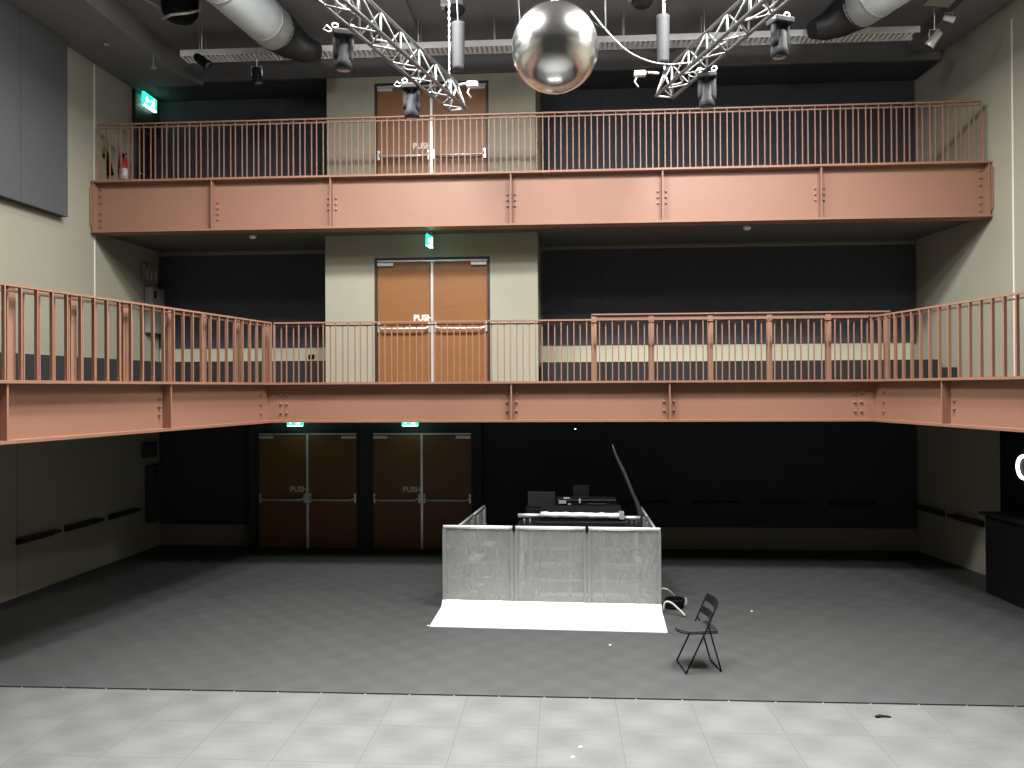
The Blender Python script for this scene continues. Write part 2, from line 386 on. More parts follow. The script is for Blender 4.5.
# ------------------------------------------------------------------ steel beams
def ibeam(label, p0, p1, zb, zt, inward, stiff, bolts, group, ends=(0, 0), boltcols=3):
    """p0,p1: front edge of the flanges (xy). inward: unit vector away from the hall"""
    p0 = Vector(p0+(0,)); p1 = Vector(p1+(0,)); d = (p1-p0); L = d.length; d.normalize(); n = Vector(inward+(0,)).normalized()
    W, t = .32, .035
    mid = (p0+p1)/2
    root = thing('steel_beam', label, 'beam', (mid.x, mid.y, zb), group)
    def pt(s, k, z): q = p0+d*s+n*k; return Vector((q.x, q.y, z))
    def blk(s0, s1, k0, k1, z0, z1, e0=0, e1=0):
        m = MB(); m.obox((pt(s0, k0, z0)+pt(s1, k1, z1))/2, d, n, (0,0,1), (s1-s0)/2, (k1-k0)/2, (z1-z0)/2); return m
    # mitred flanges: ends = extra length of the inner edge at start / end
    def flange(name, z):
        a, b = pt(0, 0, z), pt(L, 0, z); a2, b2 = pt(-ends[0], W, z), pt(L+ends[1], W, z)
        MB().prism([a, b, b2, a2], (0,0,t)).build(name, M['steel'], root)
    flange('top_flange', zt-t); flange('bottom_flange', zb)
    blk(-ends[0]*.47, L+ends[1]*.47, .15, .17, zb+t, zt-t).build('web', M['steel'], root)
    for s in stiff:
        q = [pt(s-.012, .02, zb+t), pt(s-.012, .149, zb+t), pt(s-.012, .149, zt-t), pt(s-.012, .02, zt-t)]
        MB().prism(q, d*.024).build('stiffener_plate', M['steel'], root)
    for s, zz in bolts:
        b = MB(); c = pt(s, .15, zz)
        b.lathe(c, [(.026, 0), (.026, -.006), (.019, -.008), (.019, -.026), (.012, -.027), (.012, -.040), (.004, -.042)], 6, axis=n)
        b.build('bolt', M['steel_bolt'], root)
    return root
# upper beam
XS, XE = xl(13.7)+.04, xr(13.7)-.04
st = [x-XS for x in (-6.17, -4.04, -.88, 1.71, 4.35)]
bl = []
for s in st[0:1]: bl += [(s+.07, 6.22+.1*k) for k in range(4)]
for s in st[1:]: bl += [(s+e, 6.36+.1*k) for k in range(3) for e in (-.07, .07)]
bl += [(.10, z) for z in (6.13, 6.25, 6.37, 6.56, 6.68, 6.80)] + [(XE-XS-.12, z) for z in (6.13, 6.25, 6.37, 6.56, 6.68, 6.80)]
ub = ibeam('long salmon steel beam fronting the upper gallery, wall to wall', (XS, 13.7), (XE, 13.7), 6.0, 6.93, (0, 1), st, bl, 'salmon steel gallery beams')
for x, s in ((XS, 1), (XE, -1)):
    MB().box((x-.005, 13.72, 6.036), (x+.03*s, 13.98, 6.894)).build('end_plate', M['steel'], ub)
    MB().prism([(x-.035*s, 13.74, 6.08), (x-.035*s, 13.69, 6.14), (x-.035*s, 13.69, 6.80), (x-.035*s, 13.74, 6.86), (x-.035*s, 13.9, 6.86), (x-.035*s, 13.9, 6.08)], (.03*s, 0, 0)).build('wall_bracket', M['steel'], ub)
# middle beams
zz = (2.80, 2.95, 3.10)
LM = 4.90+4.86
bl = [(s+e, z+.02) for s in (-.85+4.86, 1.73+4.86) for z in zz for e in (-.08, .08)] + [(s, z) for s in (.10, .20, LM-.10, LM-.20) for z in zz]
k = .32*math.tan(radians(10.2+90)/2-radians(45))  # small mitre
ibeam('straight salmon steel beam fronting the middle gallery opposite the stage', (-4.86, 13.1), (4.90, 13.1), 2.64, 3.31, (0, 1), [-.85+4.86, 1.73+4.86], bl, 'salmon steel gallery beams', (.268, .268))
def unit(a, b): v = Vector((b[0]-a[0], b[1]-a[1])).normalized(); return v
YE = 5.0
a, b = (GE(13.1), 13.1), (GE(YE), YE); u = unit(a, b); LL = (Vector(b)-Vector(a)).length
sL = [2.55, 5.17]
bl = [(s+.09, z) for s in sL for z in (2.86, 2.97, 3.08)] + [(.12, z) for z in zz]
ibeam('salmon steel beam along the left side gallery', a, b, 2.64, 3.31, (u.y, -u.x), sL, bl, 'salmon steel gallery beams', (.268, 0))
a, b = (GR(13.1), 13.1), (GR(YE), YE); u = unit(a, b); 
sR = [1.71, 4.3]
bl = [(s+.09, z) for s in sR for z in (2.88, 3.0)] + [(.12, z) for z in zz]
ibeam('salmon steel beam along the right side gallery', a, b, 2.64, 3.31, (-u.y, u.x), sR, bl, 'salmon steel gallery beams', (.268, 0))

# ------------------------------------------------------------------ railings
def railing(label, p0, p1, z0, h, inward, group, cut=None, e=.045, dp=.02):
    p0 = Vector(p0+(0,)); p1 = Vector(p1+(0,)); d = (p1-p0); L = d.length; d.normalize(); n = Vector(inward+(0,)).normalized()
    mid = (p0+p1)/2
    root = thing('railing', label, 'railing', (mid.x, mid.y, z0), group)
    def P(s, k, z): q = p0+d*s+n*k; return Vector((q.x, q.y, z))
    zt = z0+h
    MB().bar(P(0, 0, zt-.012), P(L, 0, zt-.012), .045, .024).build('top_rail', M['steel'], root)
    MB().bar(P(0, e, zt-.06), P(L, e, zt-.06), .03, .022).build('inner_rail', M['steel'], root)
    N = int(L/.104); step = L/N
    rest = MB()
    for i in range(N+1):
        s = i*step
        m = MB()
        if i % 2 == 0: m.bar(P(s, 0, z0), P(s, 0, zt-.024), .017 if 0 < i < N else .03, dp, up=n)
        else: m.bar(P(s, e, z0), P(s, e, zt-.071), .017, dp, up=n)
        if cut and (i < cut[0] or i >= cut[1]): rest.add(m.v, m.f)
        else: m.build('baluster', M['steel'], root)
    if rest.v:
        r = rest.build('baluster', M['steel'], root); r['kind'] = 'stuff'
    return root
GRP = 'salmon steel baluster railings'
railing('salmon baluster railing on the upper gallery under the trusses', (-8.26, 13.78), (6.98, 13.78), 6.93, 1.02, (0, 1), GRP, cut=(46, 146))
railing('long straight salmon railing of the middle gallery in front of the orange doors', (-4.83, 13.14), (4.88, 13.14), 3.31, 1.01, (0, 1), GRP)
a, b = (GE(13.14)-.03, 13.1), (GE(YE)-.03, YE); u = unit(a, b)
railing('salmon railing sloping up to the left edge along the left side gallery', a, b, 3.31, 1.01, (u.y, -u.x), GRP, e=.075, dp=.042)
a, b = (GR(13.14)+.03, 13.1), (GR(YE)+.03, YE); u = unit(a, b)
railing('salmon railing of the right side gallery rising to the right edge', a, b, 3.31, 1.01, (-u.y, u.x), GRP, e=.075, dp=.042)
# second guard rail behind, with wide flat posts and a higher leaning rail
def guard(label, pts, posts, h, group, ret=None):
    root = thing('guard_rail', label, 'railing', (pts[0][0], pts[0][1], ZM), group)
    z = ZM+h
    pr = MB().bar(pts[0]+(z,), pts[1]+(z,), .09, .022).bar(pts[0]+(z-.055,), pts[1]+(z-.055,), .02, .03)
    pr.build('leaning_rail', M['steel'], root)
    if ret: MB().bar(pts[1]+(z,), ret+(z,), .09, .022).build('leaning_rail', M['steel'], root)
    for (x, y) in posts:
        d = (Vector(pts[1])-Vector(pts[0])).normalized()
        MB().bar((x, y, ZM), (x, y, z-.01), .09, .05, up=(-d.y, d.x, 0)).build('flat_post', M['steel'], root)
    return root
guard('second higher guard rail with wide flat posts behind the middle gallery railing', ((.48, 13.45), (5.33, 13.45)), [(x, 13.45) for x in (.52, 1.47, 2.44, 3.4, 4.35, 5.29)], 1.11, 'wide-post guard rails')
lp = [(-5.03, 13.3), (-5.18, 12.44), (-5.33, 11.57), (-5.47, 10.8), (-5.63, 9.95), (-5.78, 9.09), (-5.93, 8.24), (-6.1, 7.3), (-6.26, 6.4)]
guard('guard rail with wide flat posts behind the left side gallery railing', ((-6.35, 5.9), (-5.03, 13.3)), lp, 1.02, 'wide-post guard rails')

# ------------------------------------------------------------------ acoustic panel upper left
root = thing('acoustic_panel', 'large dark grey acoustic panel high on the left wall', 'wall panel', (xl(11)+.02, 11, 6.1))
for (ya, yb) in ((12.88, 11.78), (11.77, 10.4), (10.39, 9.0), (8.99, 7.6)):
    MB().prism([(xl(ya)+.001, ya, 6.1), (xl(ya)+.16, ya, 6.1), (xl(yb)+.16, yb, 6.1), (xl(yb)+.001, yb, 6.1)], (0,0,2.96)).build('fabric_board', M['panel'], root)

# ------------------------------------------------------------------ wall shelves (small leaning shelves, ground level)
def wshelf(name, label, p0, p1, z, group, side):
    m = MB(); a = Vector(p0+(z,)); b = Vector(p1+(z,))
    m.prism([a, b, b+Vector((side*.16, 0, 0)), a+Vector((side*.16, 0, 0))], (0,0,.05))
    m.prism([a+Vector((0,0,-.05)), b+Vector((0,0,-.05)), b+Vector((side*.03, 0, -.05)), a+Vector((side*.03, 0, -.05))], (0,0,.05))
    return tag(m.build(name, M['shelfwood']), label, 'shelf', group)
for (ya, yb, l) in ((11.86, 12.71, 'dark wooden wall shelf low on the left wall, nearest the left edge'), (13.0, 13.86, 'dark wooden wall shelf low on the left wall, middle of three'), (14.24, 15.05, 'dark wooden wall shelf low on the left wall, nearest the back corner')):
    wshelf('wall_shelf', l, (xl(ya)+.002, ya), (xl(yb)+.002, yb), .86, 'drink shelves on the ground floor walls', 1)
for (ya, yb, l) in ((14.0, 14.78, 'dark wooden wall shelf on the right wall beside the black counter'), (15.1, 15.85, 'dark wooden wall shelf on the right wall by the back corner')):
    wshelf('wall_shelf', l, (xr(ya)-.002, ya), (xr(yb)-.002, yb), .86, 'drink shelves on the ground floor walls', -1)
for i, (x0, x1) in enumerate(((2.55, 3.45), (3.85, 4.7), (5.15, 6.0), (1.2, 2.1))):
    m = MB().box((x0, YB-.2, .90), (x1, YB-.051, .935)).box((x0, YB-.08, .86), (x1, YB-.051, .899))
    tag(m.build('wall_shelf', M['blackpaint']), ['black shelf on the black back wall, second from the booth', 'black shelf on the black back wall, second from the right corner', 'black shelf on the black back wall, nearest the right corner', 'black shelf on the back wall just right of the booth'][i], 'shelf', 'drink shelves on the ground floor walls')

# ------------------------------------------------------------------ black bar counter at the right edge
root = thing('bar_counter', 'black bar counter at the right edge against the right wall', 'counter', (6.8, 11, 0))
MB().prism([(6.52, 12.85, 0), (6.70, 9.0, 0), (xr(9)-.004, 9.0, 0), (xr(12.85)-.004, 12.85, 0)], (0,0,1.20)).build('body', M['case'], root)
MB().prism([(6.46, 12.93, 1.2), (6.64, 9.0, 1.2), (xr(9)-.004, 9.0, 1.2), (xr(12.93)-.004, 12.93, 1.2)], (0,0,.04)).build('counter_top', M['case'], root)
root = thing('sign_board', 'tall black board with a white letter above the bar counter', 'sign', (6.9, 11, 1.24))
MB().prism([(6.80, 12.95, 1.24), (6.95, 9.2, 1.24), (7.2, 9.2, 1.24), (7.13, 12.95, 1.24)], (0,0,1.44)).build('board', M['case'], root)
dv = Vector((.15, -3.75, 0)).normalized()
ring = MB(); cc = Vector((6.795+.5*.04-.006, 12.46, 1.985))-Vector((0, 0, 0)); cc = cc+dv*.14
pts = [cc+dv*(-.15*cos(A))+Vector((0,0,1))*(.165*sin(A)) for A in [radians(-130+260*i/24) for i in range(25)]]
ring.tube([p+Vector((-.008,0,0)) for p in pts], .024, 8).build('white_letter', M['led'], root)

# ------------------------------------------------------------------ cabinets / boxes on the left wall near the back corner
def cab(label, y0, y1, z0, z1, zf0, zf1, lit):  # the unlit copy takes dark grey: shade put into its colour
    x = xl(15.5)
    r = thing('wall_cabinet', label, 'cabinet', (x+.1, (y0+y1)/2, z0), 'grey wall cabinets in the back left corner')
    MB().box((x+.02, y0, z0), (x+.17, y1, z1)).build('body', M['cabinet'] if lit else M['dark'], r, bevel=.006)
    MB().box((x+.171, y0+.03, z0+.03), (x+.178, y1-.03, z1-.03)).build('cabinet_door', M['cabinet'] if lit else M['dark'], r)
    MB().box((x+.178, y0+.06, z1-.22), (x+.19, y0+.14, z1-.08)).build('lock', M['plastic'], r)
    r = thing('junction_box', label.replace('wall cabinet', 'cable box').replace('tall ', ''), 'box', (x+.1, (y0+y1)/2-.1, zf0), 'cable boxes above the wall cabinets')
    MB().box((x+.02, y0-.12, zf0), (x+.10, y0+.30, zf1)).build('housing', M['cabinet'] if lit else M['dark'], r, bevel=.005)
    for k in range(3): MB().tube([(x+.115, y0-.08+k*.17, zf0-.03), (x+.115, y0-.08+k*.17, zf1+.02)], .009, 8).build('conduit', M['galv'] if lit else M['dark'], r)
cab('tall grey wall cabinet on the middle gallery in the back left corner', 15.42, 15.92, 4.34, 5.25, 5.40, 5.68, True)
cab('tall shade-darkened wall cabinet on the ground floor in the back left corner', 15.42, 15.92, .55, 1.68, 1.85, 2.15, False)

# power sockets on the cream strip, left
tag(MB().box((-5.16, YB-.05, 3.81), (-5.04, YB-.031, 3.90)).build('wall_socket', M['plastic']), 'small black wall socket on the cream strip of the middle gallery', 'socket')

# fire extinguisher
r = thing('fire_extinguisher', 'red fire extinguisher with white label on the upper gallery left wall', 'fire extinguisher', (xl(14.58)+.1, 14.58, 7.16))
ex, ey = xl(14.58)+.10, 14.58
MB().lathe((ex, ey, 7.16), [(.07, 0), (.078, .02), (.078, .34), (.06, .39), (.025, .42)], 20).build('cylinder_body', M['red'], r)
MB().lathe((ex, ey, 7.17), [(.0795, 0), (.0795, .2)], 20).build('label_band', M['label'], r)
MB().lathe((ex, ey, 7.58), [(.02, 0), (.02, .05)], 10).build('valve', M['plastic'], r)
MB().bar((ex-.02, ey, 7.64), (ex+.08, ey, 7.66), .02, .015).build('handle', M['plastic'], r)
MB().tube([(ex, ey, 7.62), (ex+.04, ey-.1, 7.64), (ex+.03, ey-.13, 7.5), (ex, ey-.11, 7.25)], .012, 8).build('hose', M['plastic'], r)
MB().box((xl(14.5), ey-.06, 7.3), (ex-.07, ey+.06, 7.4)).build('bracket', M['plastic'], r)
r = thing('fire_hose_horn', 'black fire horn hanging on the wall left of the extinguisher', 'fire horn', (xl(14.2)+.06, 14.2, 7.1))
MB().tube([(xl(14.2)+.07, 14.05, 7.62), (xl(14.2)+.07, 14.12, 7.50), (xl(14.2)+.07, 14.22, 7.15)], [.02, .03, .06], 12).build('horn', M['plastic'], r)
MB().box((xl(14.1), 14.08, 7.45), (xl(14.1)+.06, 14.14, 7.52)).build('bracket', M['plastic'], r)

# ------------------------------------------------------------------ exit signs
def man(m, c, r, u, s, n):
    """running figure and arrow strokes, in the plane of the sign"""
    c = Vector(c); r = Vector(r); u = Vector(u); n = Vector(n)
    def P(x, y): return c+r*x*s+u*y*s+n*.003
    m.lathe(P(.1, .36), [(.085*s, 0), (.085*s, .003)], 12, axis=n)
    for a, b, w_ in (((.05, .25), (-.05, 0), .13), ((-.05, 0), (.13, -.14), .08), ((.13, -.14), (.1, -.38), .07), ((-.05, 0), (-.14, -.2), .08), ((-.14, -.2), (-.36, -.24), .07), ((.05, .22), (.24, .12), .06), ((.02, .22), (-.2, .2), .06), ((-.2, .2), (-.26, .04), .05)):
        m.bar(P(*a), P(*b), w_*s, .004, up=n)
    return m
def exit_sign(label, c, right, w_, h_, drop, two=True):
    c = Vector(c); r_ = Vector(right).normalized(); u = Vector((0,0,1)); n = r_.cross(u)
    root = thing('exit_sign', label, 'exit sign', (c.x, c.y, c.z-h_/2), None)
    MB().obox(c, r_, n, u, w_/2, .02, h_/2).build('sign_panel', M['green'], root)
    m = MB()
    for s in ((1, -1) if two else (1,)):
        man(m, c+r_*w_*.22*s+n*.0205*s, r_*s, u, h_*.95, n*s)
        # arrow
        q = c-r_*w_*.2*s+n*.0235*s
        m.bar(q-r_*.3*h_, q+r_*.3*h_, .1*h_, .004, up=n); m.bar(q-r_*.3*h_, q-r_*.1*h_+u*.2*h_, .1*h_, .004, up=n); m.bar(q-r_*.3*h_, q-r_*.1*h_-u*.2*h_, .1*h_, .004, up=n)
        m.obox(c-u*h_*.46+n*.0225*s, r_, n, u, w_*.46, .002, h_*.05)
    m.build('running_figure_and_arrow', M['greenw'], root)
    if drop:
        d = MB()
        for s in (-1, 1): d.tube([c+r_*w_*.35*s+u*h_/2, c+r_*w_*.35*s+u*(h_/2+drop)], .006, 6)
        d.build('hanger', M['galv'], root)
    return root
e = exit_sign('green lit exit sign on the left wall above the upper side door', (xl(15.4)+.13, 15.42, 8.93), (0, 1, 0), .5, .26, 0); 
MB().box((xl(15.4)-.0, 15.38, 8.9), (xl(15.4)+.11, 15.46, 8.96)).build('wall_arm', M['plastic'], e)
exit_sign('green exit sign seen edge on, hanging above the middle orange doors', (-2.36, 14.1, 5.82), (.12, 1, 0), .32, .2, .115)
exit_sign('green exit sign over the left pair of ground floor doors', (-5.23, 15.35, 2.555), (1, 0, 0), .32, .16, .065)
exit_sign('green exit sign over the right pair of ground floor doors', (-2.96, 15.35, 2.555), (1, 0, 0), .32, .16, .065)

# ------------------------------------------------------------------ crowd barriers around the mixing desk
def barrier(name, label, W, Hh, plate, group):
    """local frame built at the world origin: x along the barrier, -y towards the public"""
    r = thing(name, label, 'barrier', (0, 0, 0), group)
    fr = MB()
    for x in (-W/2+.025, W/2-.025): fr.box((x-.024, -.025, .02), (x+.024, .025, Hh-.045))
    for z in (.05, ): fr.box((-W/2+.05, -.02, z-.02), (W/2-.05, .02, z+.02))
    fr.build('frame', M['bframe'], r)
    MB().tube([(-W/2+.01, 0, Hh-.022), (W/2-.01, 0, Hh-.022)], .027 if plate else .02, 12).build('top_rail', M['aluw'] if plate else M['bframe'], r)
    MB().box((-W/2+.05, -.012, .07), (W/2-.05, -.006, Hh-.047)).build('perforated_sheet', M['perf'], r)
    # rear ladder frame and step
    la = MB()
    for x in (-W*.27, W*.27): la.box((x-.02, .012, .05), (x+.02, .05, Hh-.06))
    for z in (.42, .88): la.box((-W/2+.05, .012, z-.014), (W/2-.05, .045, z+.014))
    la.build('rear_frame', M['bframe'], r)
    MB().box((-W*.25, .05, .60), (W*.25, .25, .63)).build('step', M['bframe'], r)
    if plate:
        MB().prism([(-W/2, -.02, .10), (-W/2, -.10, .035), (-W/2, -.96, .002), (-W/2, -.96, .012), (-W/2, -.10, .05), (-W/2, -.02, .12)], (W, 0, 0)).build('tread_plate', M['aluw'], r)
    if not plate:
        for x in (-W*.27, W*.27): MB().box((x-.03, -.10, .004), (x+.03, .12, .03)).build('foot', M['alu'], r)
    for x in ((-W*.27, W*.27) if plate else ()):
        MB().tube([(x, .04, Hh-.25), (x, .45, .04)], .018, 8).build('brace', M['bframe'], r)
        MB().box((x-.02, .02, .004), (x+.02, .62, .035)).build('foot', M['alu'], r)
    return r
th = radians(-2.2)
BW = 1.045
cx, cy = -.195, 11.55
labs = ['left of the three silver barriers facing the stage, bright tread plate in front', 'middle of the three silver barriers facing the stage, bright tread plate in front', 'right of the three silver barriers facing the stage, beside the folding chair']
b0 = barrier('crowd_barrier', labs[0], BW, 1.2, True, 'crowd barriers around the mixing desk')
b0.location = (cx-BW*1.005*cos(th), cy-BW*1.005*sin(th), 0); b0.rotation_euler = (0, 0, th)
dup(b0, (cx, cy, 0), th, labs[1])
dup(b0, (cx+BW*1.005*cos(th), cy+BW*1.005*sin(th), 0), th, labs[2])
# dark locking joints between the front barriers
for i, s in enumerate((-.5, .5)):
    j = MB().lathe((cx+s*BW*1.005*cos(th), cy+s*BW*1.005*sin(th)-.03, 1.13), [(.02, 0), (.02, .09)], 8)
    tag(j.build('joint_clamp', M['plastic']), ['black joint clamp between left and middle front barriers', 'black joint clamp between middle and right front barriers'][i], 'clamp', 'joint clamps')
s0 = barrier('crowd_barrier', 'side barrier left of the mixing desk, section nearer the stage', 1.0, 1.2, False, 'crowd barriers around the mixing desk')
s0.location = (-1.49, 12.17, 0); s0.rotation_euler = (0, 0, radians(-90+5)); 
dup(s0, (-1.40, 13.18, 0), radians(-90-5), 'side barrier left of the mixing desk, section nearer the back wall')
dup(s0, (1.30, 12.05, 0), radians(90), 'side barrier right of the mixing desk, section nearer the stage')
dup(s0, (1.30, 13.06, 0), radians(90), 'side barrier right of the mixing desk, section nearer the back wall')
s0.rotation_euler = (0, 0, radians(-95))

# white bent hoops and black bundle right of the booth
for i, (pp, l) in enumerate((([(1.40, 11.95, .05), (1.43, 11.92, .22), (1.52, 11.9, .22), (1.62, 11.95, .12), (1.72, 12.0, .015)], 'upper white bent cable looping out beside the right barrier'),
                ([(1.40, 11.42, .05), (1.42, 11.40, .17), (1.50, 11.38, .17), (1.60, 11.33, .09), (1.68, 11.28, .015)], 'lower white bent cable reaching the floor behind the chair'))):
    cps = []
    for q in range(len(pp)-1):
        for tt in (0, .25, .5, .75):
            P0 = Vector(pp[max(q-1, 0)]); P1 = Vector(pp[q]); P2 = Vector(pp[q+1]); P3 = Vector(pp[min(q+2, len(pp)-1)])
            cps.append(.5*((2*P1)+(P2-P0)*tt+(2*P0-5*P1+4*P2-P3)*tt*tt+(3*P1-P0-3*P2+P3)*tt**3))
    cps.append(Vector(pp[-1])); cps = [Vector((v.x, v.y, max(v.z, .016))) for v in cps]
    tag(MB().tube(cps, .014, 8).build('bent_cable', M['whitecable']), l, 'cable', 'white cables beside the barriers')
m = MB()
for k in range(4): m.tube([(1.58+.13*cos(a)+.01*k, 11.78+.13*sin(a), .022+.03*k) for a in [2*pi*i/20 for i in range(20)]], .02, 8, closed=True)
tag(m.build('cable_coil', M['plastic']), 'coil of black cable on the floor right of the barriers', 'cable')
tag(MB().lathe((1.78, 11.95, .0), [(.03, 0), (.03, .05), (.02, .09)], 12, ).build('cable_plug', M['whitecable']), 'small white plug on the floor beside the black cable coil', 'plug')

# ------------------------------------------------------------------ mixing desk and gear inside the booth
r = thing('work_table', 'silver-topped work table inside the barriers under the mixing console', 'table', (.24, 12.75, 0))
MB().box((-.72, 12.45, 1.02), (1.19, 13.0, 1.06)).build('table_top', M['case'], r)
MB().tube([(-.72, 12.6, 1.19), (-.34, 12.6, 1.19)], .033, 12).build('rail', M['alu'], r)
MB().tube([(.94, 12.6, 1.16), (1.19, 12.6, 1.16)], .033, 12).build('rail', M['alu'], r)
for x in (-.62, -.53, .98, 1.06, 1.13):
    MB().tube([(x, 12.6, 1.05), (x, 12.6, 1.17)], .014, 8).build('rail_post', M['alu'], r)
for x in (-.66, 1.12):
    for y in (12.5, 12.95): MB().box((x-.02, y-.02, 0.003), (x+.02, y+.02, 1.02)).build('leg', M['alu'], r)
r = thing('mixing_console', 'black mixing console with a rolled silver cover on the work table', 'mixing console', (.27, 12.7, 1.06))
MB().prism([(-.36, 12.5, 1.06), (-.36, 12.5, 1.14), (-.36, 12.95, 1.30), (-.36, 12.98, 1.06)], (1.26, 0, 0)).build('console_body', M['plastic'], r)
m = MB(); cp = [(-.36+1.26*i/16, 12.53+.006*sin(i*2.1), 1.215-.001*i+.004*sin(i*1.7)) for i in range(17)]
m.tube(cp, [.046+.005*sin(i*2.7) for i in range(17)], 12).build('rolled_cover', M['cover'], r)
MB().box((.86, 12.46, 1.16), (.93, 12.58, 1.27)).build('cover_clip', M['alu'], r)
for i in range(16):
    MB().box((-.28+i*.072, 12.62, 1.175+.0), (-.255+i*.072, 12.66, 1.225)).build('fader', M['alu'], r)
r = thing('flight_case', 'black flight case below the console behind the silver barriers', 'flight case', (.27, 12.7, 0))
MB().box((-.42, 12.3, .06), (.95, 12.44, 1.13)).build('case_front', M['case'], r)
MB().box((-.44, 12.29, 0.005), (.97, 12.445, .055)).build('case_edge', M['alu'], r)
for (x0, x1) in ((.16, .27), (.31, .42)): MB().box((x0, 12.294, 1.065), (x1, 12.299, 1.085)).build('case_marking', M['dark'], r)
r = thing('control_rack', 'black equipment rack at the back of the booth with silver controls on top', 'equipment rack', (.3, 13.4, 0))
MB().box((-.62, 13.2, .02), (.95, 13.75, 1.2)).build('rack_body', M['case'], r)
MB().box((-.12, 13.25, 1.2), (.86, 13.55, 1.36)).build('rack_unit', M['plastic'], r)
MB().box((-.1, 13.235, 1.335), (.86, 13.249, 1.355)).build('silver_edge', M['fixture'], r)
for i, (x, z, w_, h_) in enumerate(((-.08, 1.29, .12, .05), (.0, 1.37, .1, .02), (.07, 1.27, .05, .02), (.25, 1.30, .03, .07), (.40, 1.28, .3, .012))):
    MB().box((x, 13.225, z), (x+w_, 13.249, z+h_)).build('control_strip', M['alu'] if i < 4 else M['fixture'], r)
r = thing('monitor', 'small black monitor with a pale edge on the back rack', 'monitor', (-.37, 13.35, 1.2))
MB().box((-.59, 13.33, 1.2), (-.15, 13.38, 1.47)).build('monitor_body', M['plastic'], r)
MB().box((-.59, 13.322, 1.45), (-.15, 13.3295, 1.465)).box((-.59, 13.322, 1.25), (-.578, 13.3295, 1.45)).box((-.162, 13.322, 1.25), (-.15, 13.3295, 1.45)).build('pale_edge', M['fixture'], r)
MB().box((-.57, 13.325, 1.22), (-.17, 13.3295, 1.445)).build('screen', M['screen'], r)
r = thing('laptop', 'open dark laptop standing on top of the back rack unit', 'laptop', (.29, 13.42, 1.36))
MB().box((.16, 13.3, 1.362), (.43, 13.5, 1.378)).build('keyboard_base', M['plastic'], r)
MB().obox((.295, 13.53, 1.465), (1,0,0), (0,1,.25), (0,-.25,1), .135, .006, .09).build('screen', M['screen'], r)
# bent dark pole rising from the right barrier
pp = [(.80, 13.2, 2.27), (.84, 13.2, 2.14), (.90, 13.2, 1.99), (.97, 13.2, 1.85), (1.04, 13.2, 1.68), (1.12, 13.2, 1.48), (1.2, 13.2, 1.30), (1.25, 13.2, 1.1), (1.255, 13.2, .6), (1.255, 13.2, .01)]
tag(MB().tube(pp, [.008, .02, .026, .032, .03, .03, .035, .035, .03, .03], 10).build('bent_pole', M['fixture']), 'thin dark grey bent pole leaning out of the booth by the right barrier', 'pole')
# small lamp under the middle gallery
r = thing('small_ceiling_lamp', 'tiny lit lamp under the middle gallery above the booth', 'lamp', (.21, 14, 2.45))
MB().lathe((.21, 14, 2.49), [(.03, 0), (.035, .21)], 12).build('housing', M['plastic'], r); MB().lathe((.21, 14, 2.475), [(.013, 0), (.013, .014)], 12).build('bulb', M['led'], r)

# ------------------------------------------------------------------ folding chair
r = thing('folding_chair', 'dark metal folding chair alone on the floor right of the barriers', 'chair', (1.53, 9.28, 0))
nf, nb, ff, fb = Vector((1.352, 9.03, .012)), Vector((1.757, 9.10, .012)), Vector((1.31, 9.46, .012)), Vector((1.70, 9.53, .012))
ax = (nb-nf).normalized(); wy = (ff-nf).normalized(); up = Vector((0,0,1))
for s, (a, b) in enumerate(((nf, nb), (ff, fb))):
    ins = wy*(.012 if s == 0 else -.012)
    top = a+ax*.365+up*.755; MB().tube([a, a+ax*.21+up*.42, a+ax*.34+up*.70, top], .0095, 10).build('leg', M['plastic'], r)
    b2 = b+ins*2; tp = b2-ax*.145+up*.50
    MB().tube([b2, b2-ax*.13+up*.46, tp], .009, 10).build('leg', M['plastic'], r)
MB().tube([nf, ff], .009, 10).build('floor_bar', M['plastic'], r)
MB().tube([nb+wy*.024, fb-wy*.024], .009, 10).build('floor_bar', M['plastic'], r)
# back rest slats: one panel with an opening
def backslat(z0, z1):
    m = MB(); n_ = 10; vs = []; 
    for i in range(n_+1):
        tt = i/n_; bow = .035*sin(pi*tt)
        for z in (z0, z1):
            base = nf+(ff-nf)*tt+ax*(.365*(z/.755)**.95+bow)
            for th_ in (-.006, .006): vs.append(base+up*z+ax*th_)
    fs = []
    for i in range(n_):
        o = i*4; p = o+4
        fs += [[o, p, p+2, o+2], [o+1, o+3, p+3, p+1], [o, o+1, p+1, p], [o+2, p+2, p+3, o+3]]
    fs += [[0, 2, 3, 1], [n_*4, n_*4+1, n_*4+3, n_*4+2]]
    m.add(vs, fs, False); return m
backslat(.69, .77).build('back_slat', M['plastic'], r); backslat(.56, .63).build('back_slat', M['plastic'], r)
sp_ = MB(); c0 = (nf+ff)/2+ax*.04
prof = [(-.07, .12), (-.10, .06), (-.105, 0), (-.10, -.06), (-.07, -.12), (-.02, -.17), (.05, -.19), (.33, -.185), (.34, -.17), (.34, .17), (.33, .185), (.05, .19), (-.02, .17)]
poly = [c0+ax*(x+.0)+wy*y+up*.435 for x, y in prof]
sp_.prism(poly, (0,0,.022)).build('seat', M['seat'], r, bevel=.006)
MB().tube([c0+ax*x*.98+wy*y*.98+up*.425 for x, y in prof], .008, 8, closed=True).build('seat_frame', M['plastic'], r)

